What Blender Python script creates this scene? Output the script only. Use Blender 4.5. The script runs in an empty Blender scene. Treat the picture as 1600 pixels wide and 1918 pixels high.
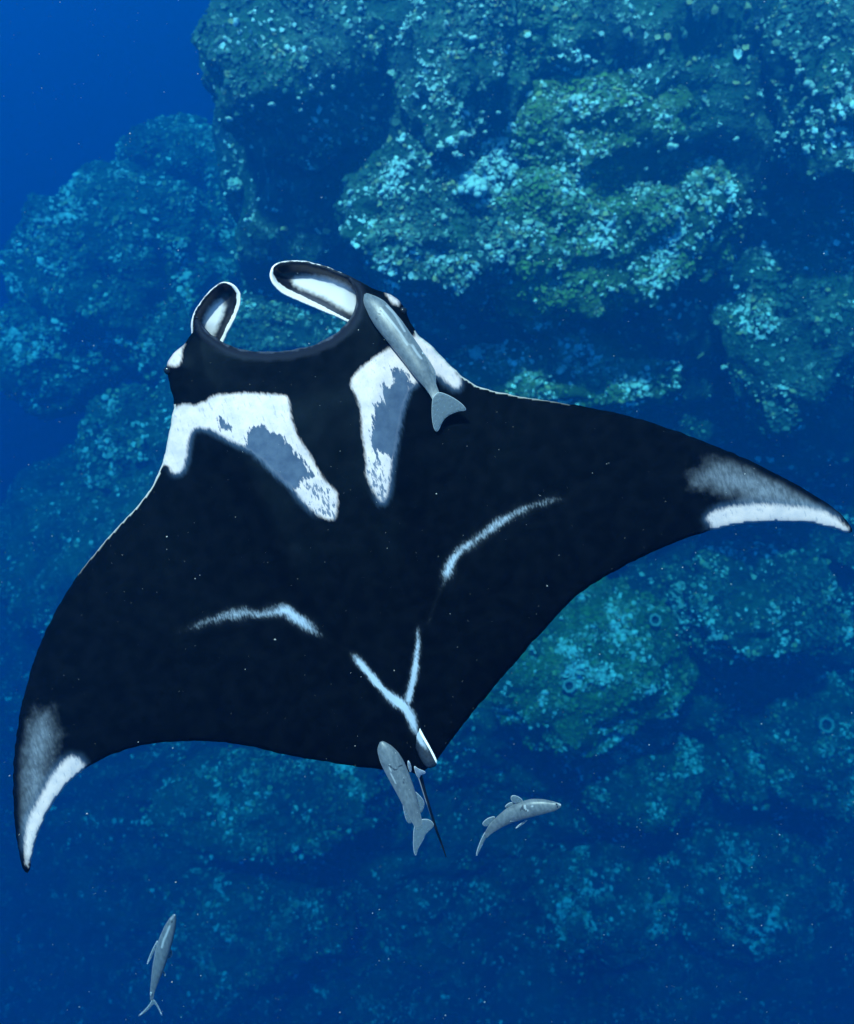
import bpy, bmesh, math, random
import numpy as np
from mathutils import Vector
from mathutils.geometry import delaunay_2d_cdt

random.seed(7)
RNG = np.random.default_rng(11)
scn = bpy.context.scene
COL = scn.collection

# ------------------------------------------------------------------ camera
PITCH = 58.0                      # degrees below the horizon
FPX = 1256.0                      # focal length in photo pixels (photo 1600 x 1918)
cam_d = bpy.data.cameras.new('camera')
cam = bpy.data.objects.new('camera', cam_d)
COL.objects.link(cam)
cam.location = (0, 0, 0)
cam.rotation_euler = (math.radians(90 - PITCH), 0, 0)
cam_d.sensor_fit = 'HORIZONTAL'
cam_d.sensor_width = 36.0
cam_d.lens = 36.0 * FPX / 1600.0
cam_d.clip_start = 0.02
cam_d.clip_end = 2000
cam_d.dof.use_dof = True
cam_d.dof.focus_distance = 1.8
cam_d.dof.aperture_fstop = 3.8
scn.camera = cam

# ------------------------------------------------------------------ sky, sun, exposure
SUN_EL, SUN_AZ = 75.0, -65.0      # elevation; azimuth from +Y towards +X (degrees)
world = bpy.data.worlds.new('World')
scn.world = world
world.use_nodes = True
wn = world.node_tree
bg = wn.nodes['Background']
sky = wn.nodes.new('ShaderNodeTexSky')
sky.sky_type = 'NISHITA'
sky.sun_disc = False
sky.sun_elevation = math.radians(SUN_EL)
sky.sun_rotation = math.radians(SUN_AZ)
wn.links.new(sky.outputs[0], bg.inputs[0])
bg.inputs[1].default_value = 0.12
sun_d = bpy.data.lights.new('sun', 'SUN')
sun_d.energy = 5.0
sun_d.angle = math.radians(2.5)
sun_d.color = (1.0, 0.97, 0.92)
sun = bpy.data.objects.new('sun', sun_d)
COL.objects.link(sun)
_el, _az = math.radians(SUN_EL), math.radians(SUN_AZ)
to_sun = Vector((math.cos(_el) * math.sin(_az), math.cos(_el) * math.cos(_az), math.sin(_el)))
sun.rotation_euler = to_sun.to_track_quat('Z', 'Y').to_euler()
sun.location = (0, 0, 30)
vs = scn.view_settings
vs.view_transform = 'Standard'
vs.look = 'None'
vs.gamma = 1.0
vs.use_curve_mapping = False
vs.exposure = 1.08
cy = scn.cycles
cy.max_bounces = 6
cy.volume_bounces = 2
cy.use_denoising = True
cy.use_adaptive_sampling = False

# water: extinction and scattering per metre (red, green, blue)
SIG_T = np.array([0.072, 0.0310, 0.0288])
SIG_S = np.array([0.0001, 0.0064, 0.0180])

# ------------------------------------------------------------------ helpers
_p = math.radians(90 - PITCH)
CU = np.array([0, math.cos(_p), math.sin(_p)])       # camera up
CF = np.array([0, math.sin(_p), -math.cos(_p)])      # camera forward
CR = np.array([1.0, 0, 0])


def ray(px, py):
    px = np.asarray(px, float); py = np.asarray(py, float)
    return (CF + ((px - 800) / FPX)[..., None] * CR - ((py - 959) / FPX)[..., None] * CU)


def P(px, py, d):
    return ray(px, py) * np.asarray(d, float)[..., None]


def tag(o, label=None, cat=None, group=None, kind=None):
    if label: o['label'] = label
    if cat: o['category'] = cat
    if group: o['group'] = group
    if kind: o['kind'] = kind
    return o


def empty(name, loc=(0, 0, 0)):
    o = bpy.data.objects.new(name, None)
    o.empty_display_size = 0.1
    COL.objects.link(o)
    o.location = loc
    return o


def mesh_obj(name, verts, faces, mat, parent=None, attrs=None, vattrs=None, cattrs=None, smooth=True, origin=None):
    """verts (N,3) world; faces: (M,k) int array; linked as ONE mesh object."""
    verts = np.asarray(verts, np.float64)
    faces = np.asarray(faces, np.int32)
    if origin is None:
        origin = np.array(parent.location) if parent is not None else verts.mean(0)
    lv = (verts - origin).astype(np.float32)
    me = bpy.data.meshes.new(name)
    n, k = faces.shape
    me.vertices.add(len(lv)); me.vertices.foreach_set('co', lv.ravel())
    me.loops.add(n * k); me.loops.foreach_set('vertex_index', faces.ravel())
    me.polygons.add(n)
    me.polygons.foreach_set('loop_start', np.arange(0, n * k, k, dtype=np.int32))
    me.polygons.foreach_set('loop_total', np.full(n, k, np.int32))
    me.polygons.foreach_set('use_smooth', np.full(n, smooth, bool))
    me.update(calc_edges=True)
    me.validate()
    for nm, a in (attrs or {}).items():
        at = me.attributes.new(nm, 'FLOAT', 'POINT'); at.data.foreach_set('value', np.asarray(a, np.float32).ravel())
    for nm, a in (vattrs or {}).items():
        at = me.attributes.new(nm, 'FLOAT_VECTOR', 'POINT'); at.data.foreach_set('vector', np.asarray(a, np.float32).ravel())
    for nm, a in (cattrs or {}).items():
        c4 = np.ones((len(lv), 4), np.float32); c4[:, :3] = a
        at = me.attributes.new(nm, 'FLOAT_COLOR', 'POINT'); at.data.foreach_set('color', c4.ravel())
    if mat: me.materials.append(mat)
    o = bpy.data.objects.new(name, me)
    COL.objects.link(o)
    if parent is not None:
        o.parent = parent
        o.location = Vector(origin) - parent.location
    else:
        o.location = origin
    return o


def _hash(ix, iy, iz, seed):
    h = (ix * 374761393 + iy * 668265263 + iz * 1274126177 + seed * 974634777) & 0xFFFFFFFF
    h = ((h ^ (h >> 13)) * 1274126177) & 0xFFFFFFFF
    h = ((h ^ (h >> 16)) * 2246822519) & 0xFFFFFFFF
    return ((h ^ (h >> 15)) & 0xFFFFFF) / float(0xFFFFFF)


def noise3(p, seed=0):
    """smooth value noise, -1..1"""
    i = np.floor(p).astype(np.int64); f = p - i
    f = f * f * f * (f * (f * 6 - 15) + 10)
    r = 0
    for dx in (0, 1):
        wx = f[:, 0] if dx else 1 - f[:, 0]
        for dy in (0, 1):
            wy = f[:, 1] if dy else 1 - f[:, 1]
            for dz in (0, 1):
                wz = f[:, 2] if dz else 1 - f[:, 2]
                r = r + wx * wy * wz * _hash(i[:, 0] + dx, i[:, 1] + dy, i[:, 2] + dz, seed)
    return r * 2 - 1


def fbm(p, octv=4, seed=0, gain=0.5, ridged=False):
    a, s, t = 1.0, 0.0, 0.0
    for k in range(octv):
        n = noise3(p * (2.03 ** k) + 17.3 * k, seed + k)
        if ridged: n = 1 - 2 * np.abs(n)
        s = s + a * n; t += a; a *= gain
    return s / t


def sstep(a, b, x):
    t = np.clip((x - a) / (b - a), 0, 1)
    return t * t * (3 - 2 * t)


def chaikin(poly, n=2, closed=True):
    q = np.asarray(poly, float)
    for _ in range(n):
        a = q; b = np.roll(q, -1, 0) if closed else q[1:]
        if not closed: a = q[:-1]
        r = np.empty((len(a) * 2, 2)); r[0::2] = .75 * a + .25 * b; r[1::2] = .25 * a + .75 * b
        if not closed: r = np.vstack([q[:1], r, q[-1:]])
        q = r
    return q


def resample(poly, step, closed=True):
    q = np.asarray(poly, float)
    if closed: q = np.vstack([q, q[:1]])
    L = np.r_[0, np.cumsum(np.hypot(*np.diff(q, axis=0).T))]
    n = max(3, int(round(L[-1] / step)))
    t = np.linspace(0, L[-1], n + (0 if closed else 1), endpoint=not closed)
    return np.c_[np.interp(t, L, q[:, 0]), np.interp(t, L, q[:, 1])]


def dist_line(pts, line, closed=False, vals=None):
    """distance to a polyline; with vals also the value interpolated at the nearest point"""
    line = np.asarray(line, float)
    if closed: line = np.vstack([line, line[:1]])
    best = np.full(len(pts), 1e9); bv = np.zeros(len(pts))
    for k in range(len(line) - 1):
        a, b = line[k], line[k + 1]; ab = b - a
        t = np.clip(((pts - a) @ ab) / max(ab @ ab, 1e-9), 0, 1)
        d = np.hypot(*(pts - a - t[:, None] * ab).T)
        m = d < best
        best[m] = d[m]
        if vals is not None: bv[m] = (vals[k] + t * (vals[k + 1] - vals[k]))[m]
    return (best, bv) if vals is not None else best


def inside(pts, poly):
    poly = np.asarray(poly, float); x, y = pts[:, 0], pts[:, 1]
    r = np.zeros(len(pts), bool); j = len(poly) - 1
    for i in range(len(poly)):
        xi, yi = poly[i]; xj, yj = poly[j]
        c = ((yi > y) != (yj > y)) & (x < (xj - xi) * (y - yi) / (yj - yi + 1e-12) + xi)
        r ^= c; j = i
    return r


def sdf(pts, poly, smooth=1):
    """signed distance, positive inside"""
    poly = chaikin(poly, smooth) if smooth else np.asarray(poly, float)
    return dist_line(pts, poly, True) * np.where(inside(pts, poly), 1, -1)


# ------------------------------------------------------------------ node helpers
def new_mat(name):
    m = bpy.data.materials.new(name); m.use_nodes = True
    nt = m.node_tree; b = nt.nodes['Principled BSDF']
    return m, nt, b


class N:
    def __init__(self, nt): self.nt = nt
    def _s(self, sock, v):
        if isinstance(v, bpy.types.NodeSocket): self.nt.links.new(v, sock)
        elif v is not None: sock.default_value = v
    def attr(self, name, out='Fac'):
        n = self.nt.nodes.new('ShaderNodeAttribute'); n.attribute_name = name; return n.outputs[out]
    def math(self, op, a, b=None, c=None):
        n = self.nt.nodes.new('ShaderNodeMath'); n.operation = op
        for s, v in zip(n.inputs, (a, b, c)): self._s(s, v)
        return n.outputs[0]
    def noise(self, vec, scale, detail=3, rough=0.5):
        n = self.nt.nodes.new('ShaderNodeTexNoise'); self._s(n.inputs['Vector'], vec)
        n.inputs['Scale'].default_value = scale; n.inputs['Detail'].default_value = detail
        n.inputs['Roughness'].default_value = rough
        return n.outputs['Fac']
    def mapping(self, vec, scale=(1, 1, 1), rot=(0, 0, 0)):
        n = self.nt.nodes.new('ShaderNodeMapping'); self._s(n.inputs['Vector'], vec)
        n.inputs['Scale'].default_value = scale; n.inputs['Rotation'].default_value = rot
        return n.outputs[0]
    def step(self, x, a, b):
        n = self.nt.nodes.new('ShaderNodeMapRange'); n.interpolation_type = 'SMOOTHSTEP'
        self._s(n.inputs['Value'], x); n.inputs['From Min'].default_value = a; n.inputs['From Max'].default_value = b
        return n.outputs[0]
    def mix(self, f, a, b):
        n = self.nt.nodes.new('ShaderNodeMix'); n.data_type = 'RGBA'
        self._s(n.inputs[0], f)
        for s, v in ((n.inputs[6], a), (n.inputs[7], b)):
            if isinstance(v, tuple) and len(v) == 3: v = v + (1,)
            self._s(s, v)
        return n.outputs[2]
    def obj(self):
        return self.nt.nodes.new('ShaderNodeTexCoord').outputs['Object']
    def bump(self, h, strength, dist):
        n = self.nt.nodes.new('ShaderNodeBump'); self._s(n.inputs['Height'], h)
        n.inputs['Strength'].default_value = strength; n.inputs['Distance'].default_value = dist
        return n.outputs[0]


# ------------------------------------------------------------------ materials of the reef
def make_reef_mat(green=False):
    m, nt, b = new_mat('reef_rock_green' if green else 'reef_rock'); g = N(nt)
    co = nt.nodes.new('ShaderNodeNewGeometry').outputs['Position']
    n1 = g.noise(co, 0.35, 4, .6); n2 = g.noise(co, 1.3, 5, .65); n3 = g.noise(co, 4.2, 4, .65)
    c = g.mix(g.step(n1, .40, .62), (.055, .100, .030) if green else (.032, .066, .054), (.115, .185, .045) if green else (.052, .125, .060))
    c = g.mix(g.math('MULTIPLY', g.step(n2, .50, .66), .85), c, (.26, .30, .10) if green else (.13, .20, .12))
    c = g.mix(g.math('MULTIPLY', g.step(n3, .56, .66), g.step(n2, .44, .56)), c, (.50, .55, .42))
    c = g.mix(g.math('MULTIPLY', g.step(n3, .44, .34), .6), c, (.014, .026, .024))
    nt.links.new(c, b.inputs['Base Color'])
    b.inputs['Roughness'].default_value = .9
    b.inputs['Specular IOR Level'].default_value = .1
    h = g.math('ADD', g.math('MULTIPLY', n2, .7), g.math('MULTIPLY', n3, .3))
    nt.links.new(g.bump(h, 1.0, .9), b.inputs['Normal'])
    return m


def make_coral_mat():
    m, nt, b = new_mat('coral'); g = N(nt)
    c = g.attr('col', 'Color')
    nt.links.new(c, b.inputs['Base Color'])
    b.inputs['Roughness'].default_value = .85
    b.inputs['Specular IOR Level'].default_value = .15
    return m


M_REEF = make_reef_mat()
M_REEFG = make_reef_mat(True)
M_CORAL = make_coral_mat()
m, nt, b = new_mat('sand'); g = N(nt)
nt.links.new(g.mix(g.noise(g.obj(), .2, 4), (.12, .12, .10), (.25, .23, .18)), b.inputs['Base Color'])
b.inputs['Roughness'].default_value = .95
M_SAND = m

# ------------------------------------------------------------------ seabed and reef slope
SEA_Z = -90.0
XB = np.linspace(-320, 320, 33)
gx, gy = np.meshgrid(XB, XB, indexing='ij')
gz = SEA_Z + 2.0 * noise3(np.c_[gx.ravel() / 60, gy.ravel() / 60, np.zeros(gx.size)], 3).reshape(gx.shape)
idx = np.arange(gx.size).reshape(gx.shape)
qf = np.stack([idx[:-1, :-1], idx[1:, :-1], idx[1:, 1:], idx[:-1, 1:]], -1).reshape(-1, 4)
sb = mesh_obj('seabed', np.c_[gx.ravel(), gy.ravel(), gz.ravel()], qf, M_SAND, origin=np.array([0, 0, SEA_Z]))
tag(sb, 'deep sandy seabed far below the reef slope', 'seabed', kind='structure')

PY = np.array([-90, -60, -28, -10, 2, 10, 16, 20.5, 24, 27, 33, 45, 70, 110.])
PZ = np.array([-92, -84, -72, -60, -48, -37, -26, -16, -9.5, -5, -1, 4, 4.5, -50.])  # unseen crest raised above the camera so taller water tints the sunlight bluer


def slope_z(x, y):
    bend = .02 * np.maximum(0, -(x + 6)) ** 2 + .025 * np.maximum(0, x - 14) ** 2
    z = np.interp(y - bend, PY, PZ)
    low = -26.0 - .8 * np.maximum(0, -x - 12) - .6 * np.maximum(0, y - 24)     # lower shoulder of the reef on the left
    w = sstep(0, 1, (-x - 4) / 7)
    z = z * (1 - w) + np.minimum(z, low) * w
    return np.maximum(z, SEA_Z - 4)


def ray_depth(px, py, lo=8, hi=120):
    t = np.arange(lo, hi, .1)
    q = P(np.full_like(t, px), np.full_like(t, py), t)
    hit = np.where(q[:, 2] < slope_z(q[:, 0], q[:, 1]))[0]
    return float(t[hit[0]]) if len(hit) else None


nx, ny = 480, 460
xs = np.linspace(-85, 62, nx)
# finer along the steep part: equal steps of profile arc length
yy = np.linspace(-88, 90, 4000); zz = np.interp(yy, PY, PZ)
arc = np.r_[0, np.cumsum(np.hypot(np.diff(yy), np.diff(zz)) * np.where((yy[1:] > -30) & (yy[1:] < 32), 3.0, 1.0))]
ys = np.interp(np.linspace(0, arc[-1], ny), arc, yy)
gx, gy = np.meshgrid(xs, ys, indexing='ij')
gz = slope_z(gx, gy)
# light smoothing so the profile knees are rounded
for _ in range(3):
    gz[1:-1, 1:-1] = (gz[:-2, 1:-1] + gz[2:, 1:-1] + gz[1:-1, :-2] + gz[1:-1, 2:] + 2 * gz[1:-1, 1:-1]) / 6
pos = np.stack([gx, gy, gz], -1)
tu = np.gradient(pos, axis=0); tv = np.gradient(pos, axis=1)
nr = np.cross(tu, tv); nr /= np.linalg.norm(nr, axis=-1, keepdims=True)
flat = pos.reshape(-1, 3)
disp = 1.9 * fbm(flat / 7.0, 3, 21) + .9 * fbm(flat / 2.8, 3, 31, ridged=True) + .55 * fbm(flat / 1.0, 3, 41)
pos2 = flat + nr.reshape(-1, 3) * disp[:, None]
idx = np.arange(gx.size).reshape(gx.shape)
qf = np.stack([idx[:-1, :-1], idx[1:, :-1], idx[1:, 1:], idx[:-1, 1:]], -1).reshape(-1, 4)
slope = mesh_obj('reef_slope', pos2, qf, M_REEF, origin=np.array([0., 10., -30.]))
tag(slope, 'rugged reef slope falling away into blue deep water', 'reef', kind='structure')
SLOPE_V, SLOPE_F = pos2, qf

# ------------------------------------------------------------------ coral pieces
def proto_plate(seed):
    r = np.random.default_rng(seed); n = 6
    a = np.arange(n) / n * 2 * np.pi
    w = 1 + r.uniform(-.35, .30, n)
    v = np.vstack([np.c_[.3 * np.cos(a), .3 * np.sin(a), np.full(n, -.5)],
                   np.c_[w * np.cos(a), w * np.sin(a), .2 + r.uniform(-.2, .2, n)], [[.1, 0, .08]]])
    f = []
    for i in range(n):
        j = (i + 1) % n
        f += [(i, j, n + j), (i, n + j, n + i), (n + i, n + j, 2 * n)]
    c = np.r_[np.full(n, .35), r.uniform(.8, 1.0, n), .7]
    return v, np.array(f), c


def proto_lump(seed):
    r = np.random.default_rng(seed)
    bm = bmesh.new(); bmesh.ops.create_icosphere(bm, subdivisions=1, radius=1)
    v = np.array([x.co[:] for x in bm.verts]); f = np.array([[q.index for q in x.verts] for x in bm.faces]); bm.free()
    s = 1 + .55 * noise3(v * 1.6 + seed * 3.1, seed) + r.uniform(-.08, .08, len(v))
    v = v * s[:, None]; v[:, 2] *= .8
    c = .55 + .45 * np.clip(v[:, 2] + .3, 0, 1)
    return v, f, c


def proto_branch(seed):
    r = np.random.default_rng(seed); V, F, Cc = [], [], []
    for k in range(6):
        th = r.uniform(0, 2 * np.pi); ph = r.uniform(.1, 1.1)
        d = np.array([math.cos(th) * math.sin(ph), math.sin(th) * math.sin(ph), math.cos(ph)])
        u = np.cross(d, [.3, .5, .8]); u /= np.linalg.norm(u); w = np.cross(d, u)
        L = r.uniform(.8, 1.4); b0 = len(V)
        for q in range(3):
            an = q * 2.094
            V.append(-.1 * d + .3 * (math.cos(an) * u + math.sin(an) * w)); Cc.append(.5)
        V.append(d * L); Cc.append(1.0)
        F += [(b0 + q, b0 + (q + 1) % 3, b0 + 3) for q in range(3)]
    return np.array(V), np.array(F), np.array(Cc)


PROTOS = [proto_plate(s) for s in range(5)] + [proto_lump(s) for s in (2, 4, 6, 8)] + [proto_branch(s) for s in range(3)]
PROB = np.array([.11] * 5 + [.065] * 4 + [.063] * 3); PROB /= PROB.sum()


def scatter_coral(name, V, Fq, count, parent, pale, size, seed, green=0.0, mask=None):
    """coral cover spread over a surface, merged into one mesh"""
    r = np.random.default_rng(seed)
    if Fq.shape[1] == 4: T = np.vstack([Fq[:, [0, 1, 2]], Fq[:, [0, 2, 3]]])
    else: T = Fq
    a, b, c = V[T[:, 0]], V[T[:, 1]], V[T[:, 2]]
    nrm = np.cross(b - a, c - a); ar = np.linalg.norm(nrm, axis=1) / 2; nrm /= (2 * ar[:, None] + 1e-12)
    cen = (a + b + c) / 3
    # on faces that look up or outwards and that the camera's side of the reef shows
    view = -(cen / np.linalg.norm(cen, axis=1, keepdims=True))
    w = ar * np.clip(.25 + nrm[:, 2], 0, 1.1) * np.clip((nrm * view).sum(1) + .25, 0, 1)
    w *= np.clip(.22 + 1.5 * (fbm(cen / 1.3, 3, seed + 5) + .12), .10, 1.6)
    if mask is not None: w *= mask(cen)
    if w.sum() <= 0: return None
    t = r.choice(len(T), count, p=w / w.sum())
    u, v = r.random(count), r.random(count); fl = u + v > 1; u[fl] = 1 - u[fl]; v[fl] = 1 - v[fl]
    pt = a[t] + u[:, None] * (b - a)[t] + v[:, None] * (c - a)[t]
    nn = nrm[t] * .6 + np.array([0, -.05, .55]) + r.normal(0, .30, (count, 3)); nn /= np.linalg.norm(nn, axis=1, keepdims=True)
    s = size * np.clip(np.exp(r.normal(-.2, .42, count)), .45, 1.55)
    kind = r.choice(len(PROTOS), count, p=PROB)
    # paleness clusters: growths of the same pale kind stand together
    cl = fbm(pt / 1.1, 3, seed + 9)
    pl = np.clip(pale + .10 + 1.15 * cl + r.normal(0, .25, count), 0, 1)
    base = np.array([.07, .14, .10]) * (1 - green) + np.array([.20, .29, .05]) * green
    tan = np.where(r.random(count)[:, None] < .3, np.array([.58, .44, .18]), np.array([.28, .36, .24]))
    white = np.array([.90, .92, .82])
    colr = base[None] * (1 - sstep(.2, .6, pl))[:, None] + tan * (sstep(.2, .6, pl) - sstep(.66, .95, pl))[:, None] + white[None] * sstep(.66, .95, pl)[:, None]
    colr *= r.uniform(.75, 1.15, (count, 1))
    e1 = np.cross(nn, r.normal(0, 1, (count, 3))); e1 /= np.linalg.norm(e1, axis=1, keepdims=True)
    e2 = np.cross(nn, e1)
    VV, FF, CC = [], [], []; off = 0
    for k, (pv, pf, pc) in enumerate(PROTOS):
        I = np.where(kind == k)[0]
        if not len(I): continue
        ax = s[I, None] * r.uniform(.75, 1.3, (len(I), 3))
        q = (pv[None, :, 0, None] * (e1[I] * ax[:, 0:1])[:, None] + pv[None, :, 1, None] * (e2[I] * ax[:, 1:2])[:, None]
             + pv[None, :, 2, None] * (nn[I] * ax[:, 2:3])[:, None] + (pt[I] + nn[I] * s[I, None] * .25)[:, None])
        VV.append(q.reshape(-1, 3))
        FF.append((pf[None] + (np.arange(len(I)) * len(pv))[:, None, None]).reshape(-1, 3) + off)
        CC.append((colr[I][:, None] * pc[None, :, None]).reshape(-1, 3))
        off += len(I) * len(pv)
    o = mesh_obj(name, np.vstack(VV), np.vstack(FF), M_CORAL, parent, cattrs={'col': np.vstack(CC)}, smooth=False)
    return tag(o, kind='stuff')


_ico = {}
def ico(sub):
    if sub not in _ico:
        bm = bmesh.new(); bmesh.ops.create_icosphere(bm, subdivisions=sub, radius=1)
        _ico[sub] = (np.array([x.co[:] for x in bm.verts]), np.array([[q.index for q in x.verts] for x in bm.faces])); bm.free()
    return _ico[sub]


SURF = []          # surfaces that single corals may grow on


def boulder(label, px, py, rx, ry, seed, depth=None, lift=.25, pale=.35, dens=14, green=0.0, thick=.85, size=.066):
    d = depth if depth else (ray_depth(px, py) or 40.0)
    R = max(rx, ry) * d / FPX
    d = d - lift * R * 1.1
    ax, ay = rx * d / FPX, ry * d / FPX
    az = thick * min(ax, ay) * .85
    v, f = ico(5)
    q = v + 0.0
    k = (1 + .36 * fbm(q * 1.5 + seed * 7.7, 3, seed) + .15 * fbm(q * 3.0 + seed * 3.3, 3, seed + 1, ridged=True)
         + .085 * fbm(q * 8.0 + seed, 3, seed + 2, .6))
    q = q * k[:, None]
    cen = P(px, py, d)
    w = cen + q[:, 0:1] * ax * CR + q[:, 1:2] * ay * CU + q[:, 2:3] * az * (-CF)
    e = empty('reef_boulder', cen - np.array([0, 0, min(ax, ay)]))
    tag(e, label, 'boulder', 'coral crusted boulders of the reef slope')
    mesh_obj('rock', w, f, M_REEFG if green >= .5 else M_REEF, e)
    area = 2 * np.pi * ((ax * ay + ay * az + ax * az) / 3)
    scatter_coral('coral_crust', w, f, int(min(8000, 3.8 * dens * area)), e, pale, size * (d / 24) ** .5, seed + 100, green)
    SURF.append((w, f, pale))
    return e


boulder('rounded boulder with sparse pale corals at the open water edge, top left of reef', 560, 130, 165, 150, 1, lift=.15, pale=.28, dens=13)
boulder('upright pale-flecked rock ridge reaching the top edge of the picture', 870, 90, 110, 190, 2, lift=.2, pale=.48, dens=22)
boulder('brightest coral mound with a white patch, above the right head fin', 830, 400, 190, 160, 3, lift=.22, pale=.58, dens=26)
boulder('broad olive green coral mound right of the brightest mound', 1080, 440, 190, 150, 4, lift=.26, pale=.46, dens=24, green=.8)
boulder('green algae covered boulder dotted with bright corals, upper right of centre', 1120, 230, 165, 115, 5, lift=.25, pale=.40, dens=15, green=.9)
boulder('smaller dark boulder right of the olive green mound', 1300, 390, 90, 105, 6, lift=.3, pale=.40, dens=16, green=.5)
boulder('flat dim boulder at the top edge, right of the upright ridge', 1050, 70, 115, 75, 7, lift=.2, pale=.35, dens=15, green=.3)
boulder('bright cyan-flecked boulder in the top right corner', 1570, 120, 120, 190, 8, lift=.3, pale=.55, dens=22)
boulder('large hazy blue mound left of the manta head, facing open water', 250, 520, 195, 175, 9, lift=.2, pale=.34, dens=10, size=.08)
boulder('hazy rock shoulder between the top left boulder and the large hazy mound', 335, 310, 110, 85, 25, lift=.2, pale=.34, dens=12)
boulder('narrow rock with a bright coral cluster above the left head fin', 450, 370, 75, 95, 10, lift=.2, pale=.46, dens=18)
boulder('low hazy rock at the left edge below the large hazy mound', 110, 660, 115, 105, 11, lift=.2, pale=.33, dens=10, size=.08)
boulder('tall hazy blue boulder above the right wing tip', 1490, 600, 140, 190, 12, lift=.2, pale=.42, dens=15)
boulder('wide green boulder directly behind the right shoulder of the manta', 1040, 700, 215, 85, 13, lift=.25, pale=.42, dens=18, green=.5)
boulder('faint rock at the left edge beside a dark hollow', 30, 830, 85, 95, 14, lift=.2, pale=.33, dens=10, size=.08)
boulder('faint rock showing left of the white shoulder patch', 250, 830, 95, 95, 15, lift=.2, pale=.3, dens=10, size=.08)
boulder('green boulder with bright flecks below the right wing trailing edge', 1080, 1230, 180, 160, 16, lift=.22, pale=.36, dens=16, green=.8)
boulder('hazy low mound below the left wing trailing edge', 500, 1500, 210, 95, 17, lift=.2, pale=.33, dens=10)
boulder('hazy blue boulder under the right wing tip', 1400, 1130, 150, 110, 18, lift=.2, pale=.38, dens=12)
boulder('hazy blue boulder at the right edge, low in the picture', 1480, 1380, 140, 125, 19, lift=.2, pale=.38, dens=12)
boulder('small teal boulder between two hazy ones, right of the tail', 1200, 1450, 120, 90, 20, lift=.2, pale=.36, dens=12, green=.3)
boulder('faint deep boulder near the lower right corner', 1380, 1650, 150, 110, 21, lift=.2, pale=.38, dens=10)
boulder('faint deep boulder below the sideways swimming remora', 1130, 1680, 130, 95, 22, lift=.2, pale=.36, dens=10)
boulder('faint deep mound right of the lowest remora', 480, 1720, 170, 95, 23, lift=.2, pale=.28, dens=8)
boulder('teal rock behind the mouth between the two head fins', 540, 640, 150, 75, 24, lift=.2, pale=.34, dens=12)


def slope_mask(c):
    d = np.linalg.norm(c, axis=1)
    u = c @ CF
    px = 800 + FPX * (c @ CR) / u; py = 959 - FPX * (c @ CU) / u
    return ((px > -250) & (px < 1850) & (py > -250) & (py < 2150) & (d < 75)).astype(float)


cc = scatter_coral('coral_cover', SLOPE_V, SLOPE_F, 36000, None, .40, .085, 500, mask=slope_mask)
tag(cc, 'countless small corals and sponges covering the reef slope', 'coral')

# ------------------------------------------------------------------ water
m = bpy.data.materials.new('sea_water'); m.use_nodes = True
nt = m.node_tree; nt.nodes.clear()
out = nt.nodes.new('ShaderNodeOutputMaterial'); pv = nt.nodes.new('ShaderNodeVolumePrincipled')
dens = float(SIG_T.max() * 1.05)
c_s = SIG_S / dens
sq = 1 - (SIG_T - SIG_S) / (dens * (1 - c_s))
pv.inputs['Color'].default_value = (*c_s, 1)
pv.inputs['Absorption Color'].default_value = (*(sq ** 2), 1)
pv.inputs['Density'].default_value = dens
pv.inputs['Anisotropy'].default_value = 0.5
nt.links.new(pv.outputs[0], out.inputs['Volume'])
bx = np.array([[x, y, z] for x in (-330, 330) for y in (-330, 330) for z in (SEA_Z - 8, 7.0)], float)
bf = np.array([[0, 1, 3, 2], [4, 6, 7, 5], [0, 4, 5, 1], [2, 3, 7, 6], [0, 2, 6, 4], [1, 5, 7, 3]])
hz = mesh_obj('haze', bx, bf, m, smooth=False, origin=np.array([0., 0, 0]))
tag(hz, 'clear blue sea water filling the whole scene', 'water', kind='stuff')

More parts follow.
